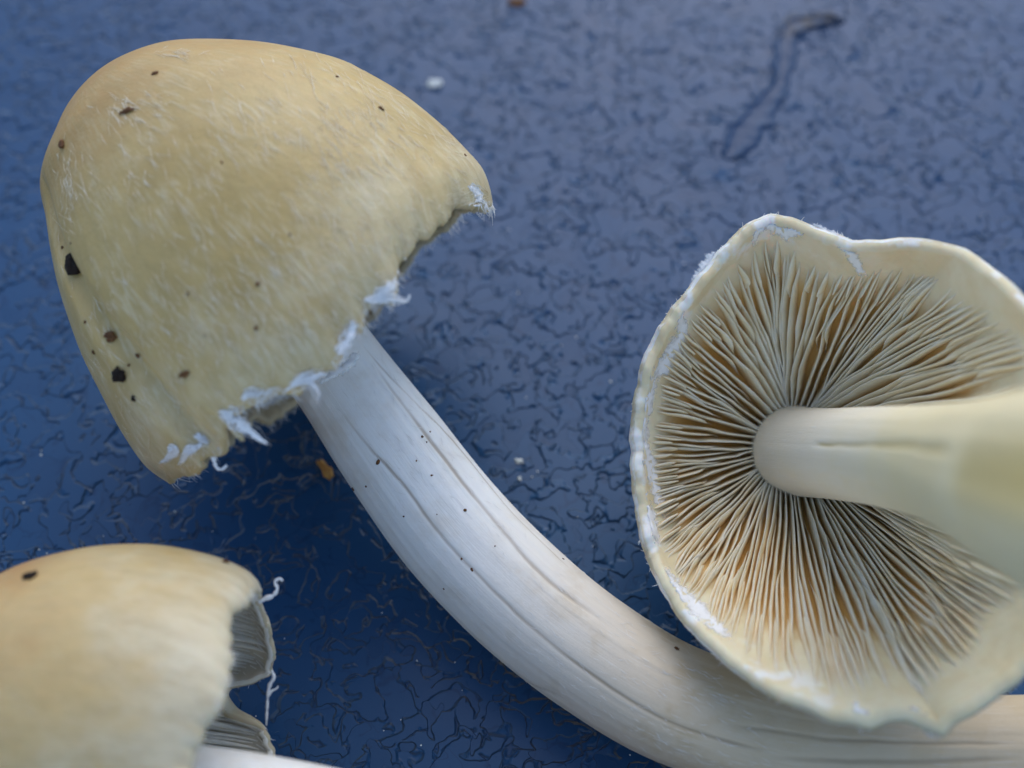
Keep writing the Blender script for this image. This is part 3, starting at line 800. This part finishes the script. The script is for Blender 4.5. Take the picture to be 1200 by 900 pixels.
# ------------------------------------------------------------------ mushroom C (right, gills up)
outline = [(1262,540),(1258,450),(1235,385),(1200,345),(1165,312),(1135,288),(1110,281),(1085,277),(1060,277),(1030,280),(1000,280),(975,270),(950,260),(925,248),(900,243),(870,257),(845,280),(820,310),(795,340),(768,375),(748,410),(738,450),(730,495),(731,540),(735,590),(744,630),(757,670),(775,705),(800,738),(830,768),(865,795),(900,818),(940,834),(975,850),(1000,853),(1022,858),(1042,846),(1062,846),(1085,856),(1106,867),(1118,848),(1140,838),(1165,822),(1200,795),(1232,745),(1252,670),(1262,600)]
def build_C():
    cpx = (985, 545)
    th = np.array([math.atan2(-(y-cpx[1]), x-cpx[0]) % (2*math.pi) for x, y in outline]); rr = np.array([math.hypot(x-cpx[0], y-cpx[1]) for x, y in outline])
    k = np.argsort(th); th = th[k]; rr = rr[k]
    nu, nv = 560, 84
    phi = np.arange(nu)/nu*2*math.pi
    rp = np.interp(phi, np.r_[th-2*math.pi, th, th+2*math.pi], np.r_[rr, rr, rr])
    rp = np.convolve(np.r_[rp[-4:], rp, rp[:4]], np.ones(9)/9, 'valid')*.45+rp*.55
    X = cpx[0]+rp*np.cos(phi); Y = cpx[1]-rp*np.sin(phi)
    # rim height: clears the stem it leans on, lifted and wavy on the far right
    hr = .0225+.0100*np.cos(phi-.5)+.0012*np.sin(3*phi+.6)+.0012*np.exp(-((phi-4.9)/.6)**2)
    rim = np.array([at(x, y, h) for x, y, h in zip(X, Y, hr)])
    apex = at(930, 528, .0035)
    ax = rim.mean(0)-apex; Lx = np.linalg.norm(ax); ax /= Lx
    tr = (rim-apex)@ax; lat = (rim-apex)-tr[:, None]*ax
    s = np.linspace(0, 1, nv)
    f = .66*s+.34*np.sin(s*math.pi/2)
    inr = np.zeros((nu, nv)); roll = .004+.03*np.clip(-np.cos(phi+.25), 0, 1)
    inr = roll[:, None]*sm(.90, 1.0, s)[None]
    g = 1-np.cos(s*math.pi/2*.98)**1.0
    g = .45*s+.55*g; g /= g[-1]
    lump = 1+.014*fbm(np.cos(phi)[:, None]*2.2+s[None]*2+8, np.sin(phi)[:, None]*2.2+s[None], 3, 21)*sm(0, .3, s)[None]
    kk = np.hanning(91); kk /= kk.sum()
    cs = lambda q: np.convolve(np.r_[q[-45:], q, q[:45]], kk, 'valid')
    lats = np.stack([cs(lat[:, i]) for i in range(3)], 1); trs = cs(tr)
    wb = sm(.45, .98, s)[None]
    LT = lats[:, None]*(1-wb[..., None])+lat[:, None]*wb[..., None]; TT = trs[:, None]*(1-wb)+tr[:, None]*wb
    G = apex+LT*((f[None]-inr)*lump)[..., None]+(TT*g[None])[..., None]*ax
    G[:, 0] = apex
    jagm = (fbm(np.cos(phi)*9, np.sin(phi)*9, 4, 31)*.0007)
    lf = .25+.75*sm(-.2, .6, -np.cos(phi)); jagm = jagm*lf
    G += (jagm[:, None]*sm(.86, 1, s)[None])[..., None]*ax
    kn = fbm(np.cos(phi)[:, None]*16+s[None]*14, np.sin(phi)[:, None]*16-s[None]*9, 4, 51)*sm(.84, .95, s)[None]*lf[:, None]
    G += (kn*.00022)[..., None]*ax+(kn*.00016)[..., None]*lat[:, None]/np.linalg.norm(lat, axis=1)[:, None, None]
    return G, ax, apex
GC, axC, apC = build_C()
print('CAP C minz', GC[..., 2].min(), GC[..., 2].max())
rootC = thing('mushroom', at(930, 530, 0), 'upturned mushroom at the right showing radiating cream gills and a stem pointing at the camera', 'mushroom', GRP)
locC = np.array(rootC.location)
capC, _, IC, bvC = build_cap(GC, rootC, locC, M_CAPC, M_FLESHC, .0030, .0011, [(p, a, b+max(.05*max(0, -math.sin(p)), .06*max(0, math.cos(p)))+(.05 if h < 1 else .03)*float(fbm(p*4, 1.5, 2, 4)), h) for p, a, b, h in gill_set(78, .13, .90, 41, 3)], M_GILL, .0023, (.13, -1), seed=7, swap=1.6, wid=(.00025, .00006))
s0 = GC[:, 6].mean(0)
pathC = [apC+axC*.0025, at(938, 529, .0095), at(975, 531, .0155), at(1030, 534, .0235), at(1090, 541, .0320), at(1146, 552, .0395), at(1215, 568, .0465), at(1320, 592, .0530), at(1420, 612, .0570)]
radC = [pr(120, pathC[0]), pr(104, pathC[1]), pr(106, pathC[2]), pr(116, pathC[3]), pr(134, pathC[4]), pr(166, pathC[5]), pr(226, pathC[6]), pr(300, pathC[7]), pr(330, pathC[8])]
stemC, SC, bvSC = stem('stem', pathC, radC, M_STEMC, rootC, locC, 180, 190, .08, 24, hollow=(.34, 1), lines=[([(955,520),(975,521),(1010,521),(1070,522),(1110,530)], .05, .05), ([(1110,550),(1150,554),(1185,556),(1215,558),(1250,562)], .5, .10)])
bC = [bvC]
VC = [
 [(884,292,2),(886,275,4),(896,262,6),(908,268,7),(922,272,9),(936,268,8),(950,264,3)],
 [(948,262,2),(966,270,5),(984,282,6),(998,300,6),(1010,320,5),(1014,330,2)],
 [(842,296,3),(833,304,7),(824,318,8),(815,330,6),(808,338,2)],
 [(806,352,2),(798,372,5),(800,392,9),(790,410,10),(776,430,9),(764,448,5)],
 [(770,420,3),(762,452,7),(757,480,7),(753,505,6),(757,530,7),(766,560,8),(776,590,7),(786,612,4)],
 [(750,560,3),(757,590,6),(765,615,6),(772,640,4)],
 [(774,660,3),(788,682,7),(804,700,9),(824,720,9),(846,740,6),(860,750,2)],
 [(1000,822,3),(1012,840,8),(1022,856,5)],
 [(1064,828,3),(1080,842,9),(1094,856,7),(1104,866,3)],
]
fringe(GC, axC, 500, capC, locC, 8, .0002, .0009)
for i, p in enumerate(VC): veil(p, bC, capC, locC, seed=60+i, lift=.00003, rag=.3, gap=.003, fib=False)

# ------------------------------------------------------------------ litter
G_S = 'soil crumbs on the tan cap'
crumb(89, 311, 12, bA, 'largest black soil crumb at the left edge of the tan cap', elong=1.05, ang=1.2, seed=1, group=G_S, flat=.5)
crumb(141, 438, 9, bA, 'black soil crumb with a pointed tail low on the left of the tan cap', elong=1.35, ang=0.1, seed=12, group=G_S)
crumb(131, 395, 5, bA, 'narrow brown crumb lying across the white line above the tailed soil crumb', mat=M_BROWN, elong=1.7, ang=.1, seed=3, group=G_S)
crumb(157, 467, 3.6, bA, 'round black soil speck just below the tailed crumb on the tan cap', seed=4, group=G_S)
crumb(217, 438, 3.6, bA, 'thin brown sliver on the tan cap right of the tailed soil crumb', 'plant sliver', M_BROWN, elong=2.4, ang=-.4, seed=5, name='plant_sliver')
crumb(150, 130, 4, bA, 'small brown sliver near the top left of the tan cap', 'plant sliver', M_BROWN, elong=2.3, ang=0, seed=6, name='plant_sliver')
crumb(73, 170, 4.5, bA, 'small brown crumb on the upper left edge of the tan cap', mat=M_BROWN, elong=1.3, ang=1.2, seed=7)
specks('soil_specks', [(73,290,2),(83,285,1.5),(100,377,2.2),(110,413,3),(151,428,2),(182,86,3),(300,385,3),(302,333,3),(220,344,2),(446,127,3),(395,90,2),(162,417,3.2),(260,190,1.5),(340,275,1.5),(240,393,1.6),(545,182,2)], bA, 'scattered tiny brown and black specks on the tan cap', M_BROWN, 9)
specks('soil_specks', [(414,573,3),(429,570,2),(443,541,3),(473,605,2),(545,598,2.6),(512,603,1.4),(504,506,1.6),(553,667,2.6),(541,655,2),(506,557,1.6),(495,512,2.2),(500,518,1.6),(488,540,1.2),(793,760,3.2),(520,690,1.4),(580,640,1.3),(660,655,1.5)], [bvSA], 'tiny dark specks along the curved white stem', M_BROWN, 10, k_=.6)
crumb(833, 754, 6.5, bC, 'dark brown crumb on the lower left rim of the upturned cap', mat=M_BROWN, elong=1.0, ang=.4, seed=21)
crumb(743, 518, 4.5, bC, 'small brown crumb on the left rim of the upturned cap', mat=M_BROWN, seed=22)
crumb(832, 313, 2.2, bC, 'thin brown splinter on the upper left rim of the upturned cap', 'plant sliver', M_BROWN, elong=5, ang=-.35, seed=23, name='plant_sliver')
crumb(36, 676, 6, [bvB], 'dark crumb on the upper edge of the blurred cream cap', seed=24, elong=1.5)
crumb(264, 659, 4, [bvB], 'small tan crumb near the torn margin of the blurred cream cap', mat=M_BROWN, seed=25)
crumb(382, 550, 6, None, 'orange plant scrap on the table in the shade below the tan cap', 'plant scrap', M_ORANGE, elong=2.4, ang=1.05, seed=26, h=0, name='plant_scrap')
crumb(511, 98, 7, None, 'white crumb on the blue table right of the tan cap', 'crumb', M_PALE, elong=1.2, ang=0, seed=27, h=0, name='pale_crumb', flat=.25)
crumb(606, 3, 7, None, 'blurred brown crumb at the top edge of the table', 'crumb', M_BROWN, elong=1.4, ang=0, seed=28, h=0, name='brown_crumb', flat=.3)
crumb(608, 541, 3.2, None, 'thin tan sliver on the table right of the curved stem, farther of two', 'crumb', M_PALE, elong=1.7, ang=0, seed=29, h=0, name='pale_crumb')
crumb(609, 561, 2.6, None, 'small tan crumb on the table right of the curved stem, nearer of two', 'crumb', M_PALE, seed=30, h=0, name='pale_crumb')
rng = random.Random(77)
specks('pale_dust', [(rng.uniform(20, 1190), rng.uniform(10, 890), rng.uniform(.6, 1.3)) for _ in range(140)], None, 'fine pale dust specks scattered over the blue table', M_PALE, 31, h=0, cat='dust')

# water trickle
def trickle():
    C = [(992,25,5),(968,23,7),(945,27,11),(926,33,17),(921,50,15),(919,68,13),(916,86,12),(909,104,12),(897,120,17),(882,138,21),(868,156,21),(858,174,16),(853,188,9)]
    P = resample(np.array(C, float), 90); n = len(P); nw = 17
    T = np.gradient(P[:, :2], axis=0); T /= np.linalg.norm(T, axis=1, keepdims=True); N = np.stack([-T[:, 1], T[:, 0]], 1)
    V = []
    for i in range(n):
        end = math.sqrt(max(0, min(1, min(i, n-1-i)/5)))
        a = P[i, 2]*(1+.75*float(fbm(i*.22, 1.5, 4, 2)))*max(.1, end); b = P[i, 2]*(1+.75*float(fbm(i*.22, 7.5, 4, 6)))*max(.1, end)
        for j in range(nw):
            f = j/(nw-1)*2-1; q = P[i, :2]+N[i]*f*(a if f < 0 else b)
            V.append(at(q[0], q[1], .00003+.00045*end*math.exp(-((abs(f)-.72)/.2)**2)*(1-abs(f)**6)*(.8+.5*float(fbm(i*.15, f*1.5, 3, 8)))))
    F = []
    for i in range(n-1):
        for j in range(nw-1): q = i*nw+j; F.append([q, q+nw, q+nw+1, q+1])
    V = np.array(V); m = len(V); B = V.copy(); B[:, 2] = .00001
    F2 = [[x+m for x in f[::-1]] for f in F]; E = []
    for j in range(nw-1):
        E.append([j, j+1, j+1+m, j+m]); k = (n-1)*nw+j; E.append([k+1, k, k+m, k+1+m])
    for i in range(n-1):
        E.append([(i+1)*nw, i*nw, i*nw+m, (i+1)*nw+m]); E.append([i*nw+nw-1, (i+1)*nw+nw-1, (i+1)*nw+nw-1+m, i*nw+nw-1+m])
    o = mesh('drip_mark', np.concatenate([V, B]), F+F2+E, M_WATER, None, V[0]*np.array([1, 1, 0]))
    bm = bmesh.new(); bm.from_mesh(o.data); bmesh.ops.recalc_face_normals(bm, faces=bm.faces); bm.to_mesh(o.data); bm.free()
    tag(o, 'crooked smooth drip mark with a dirty upper end on the blue table', 'drip')
trickle()
print('OBJECTS', len(bpy.data.objects))
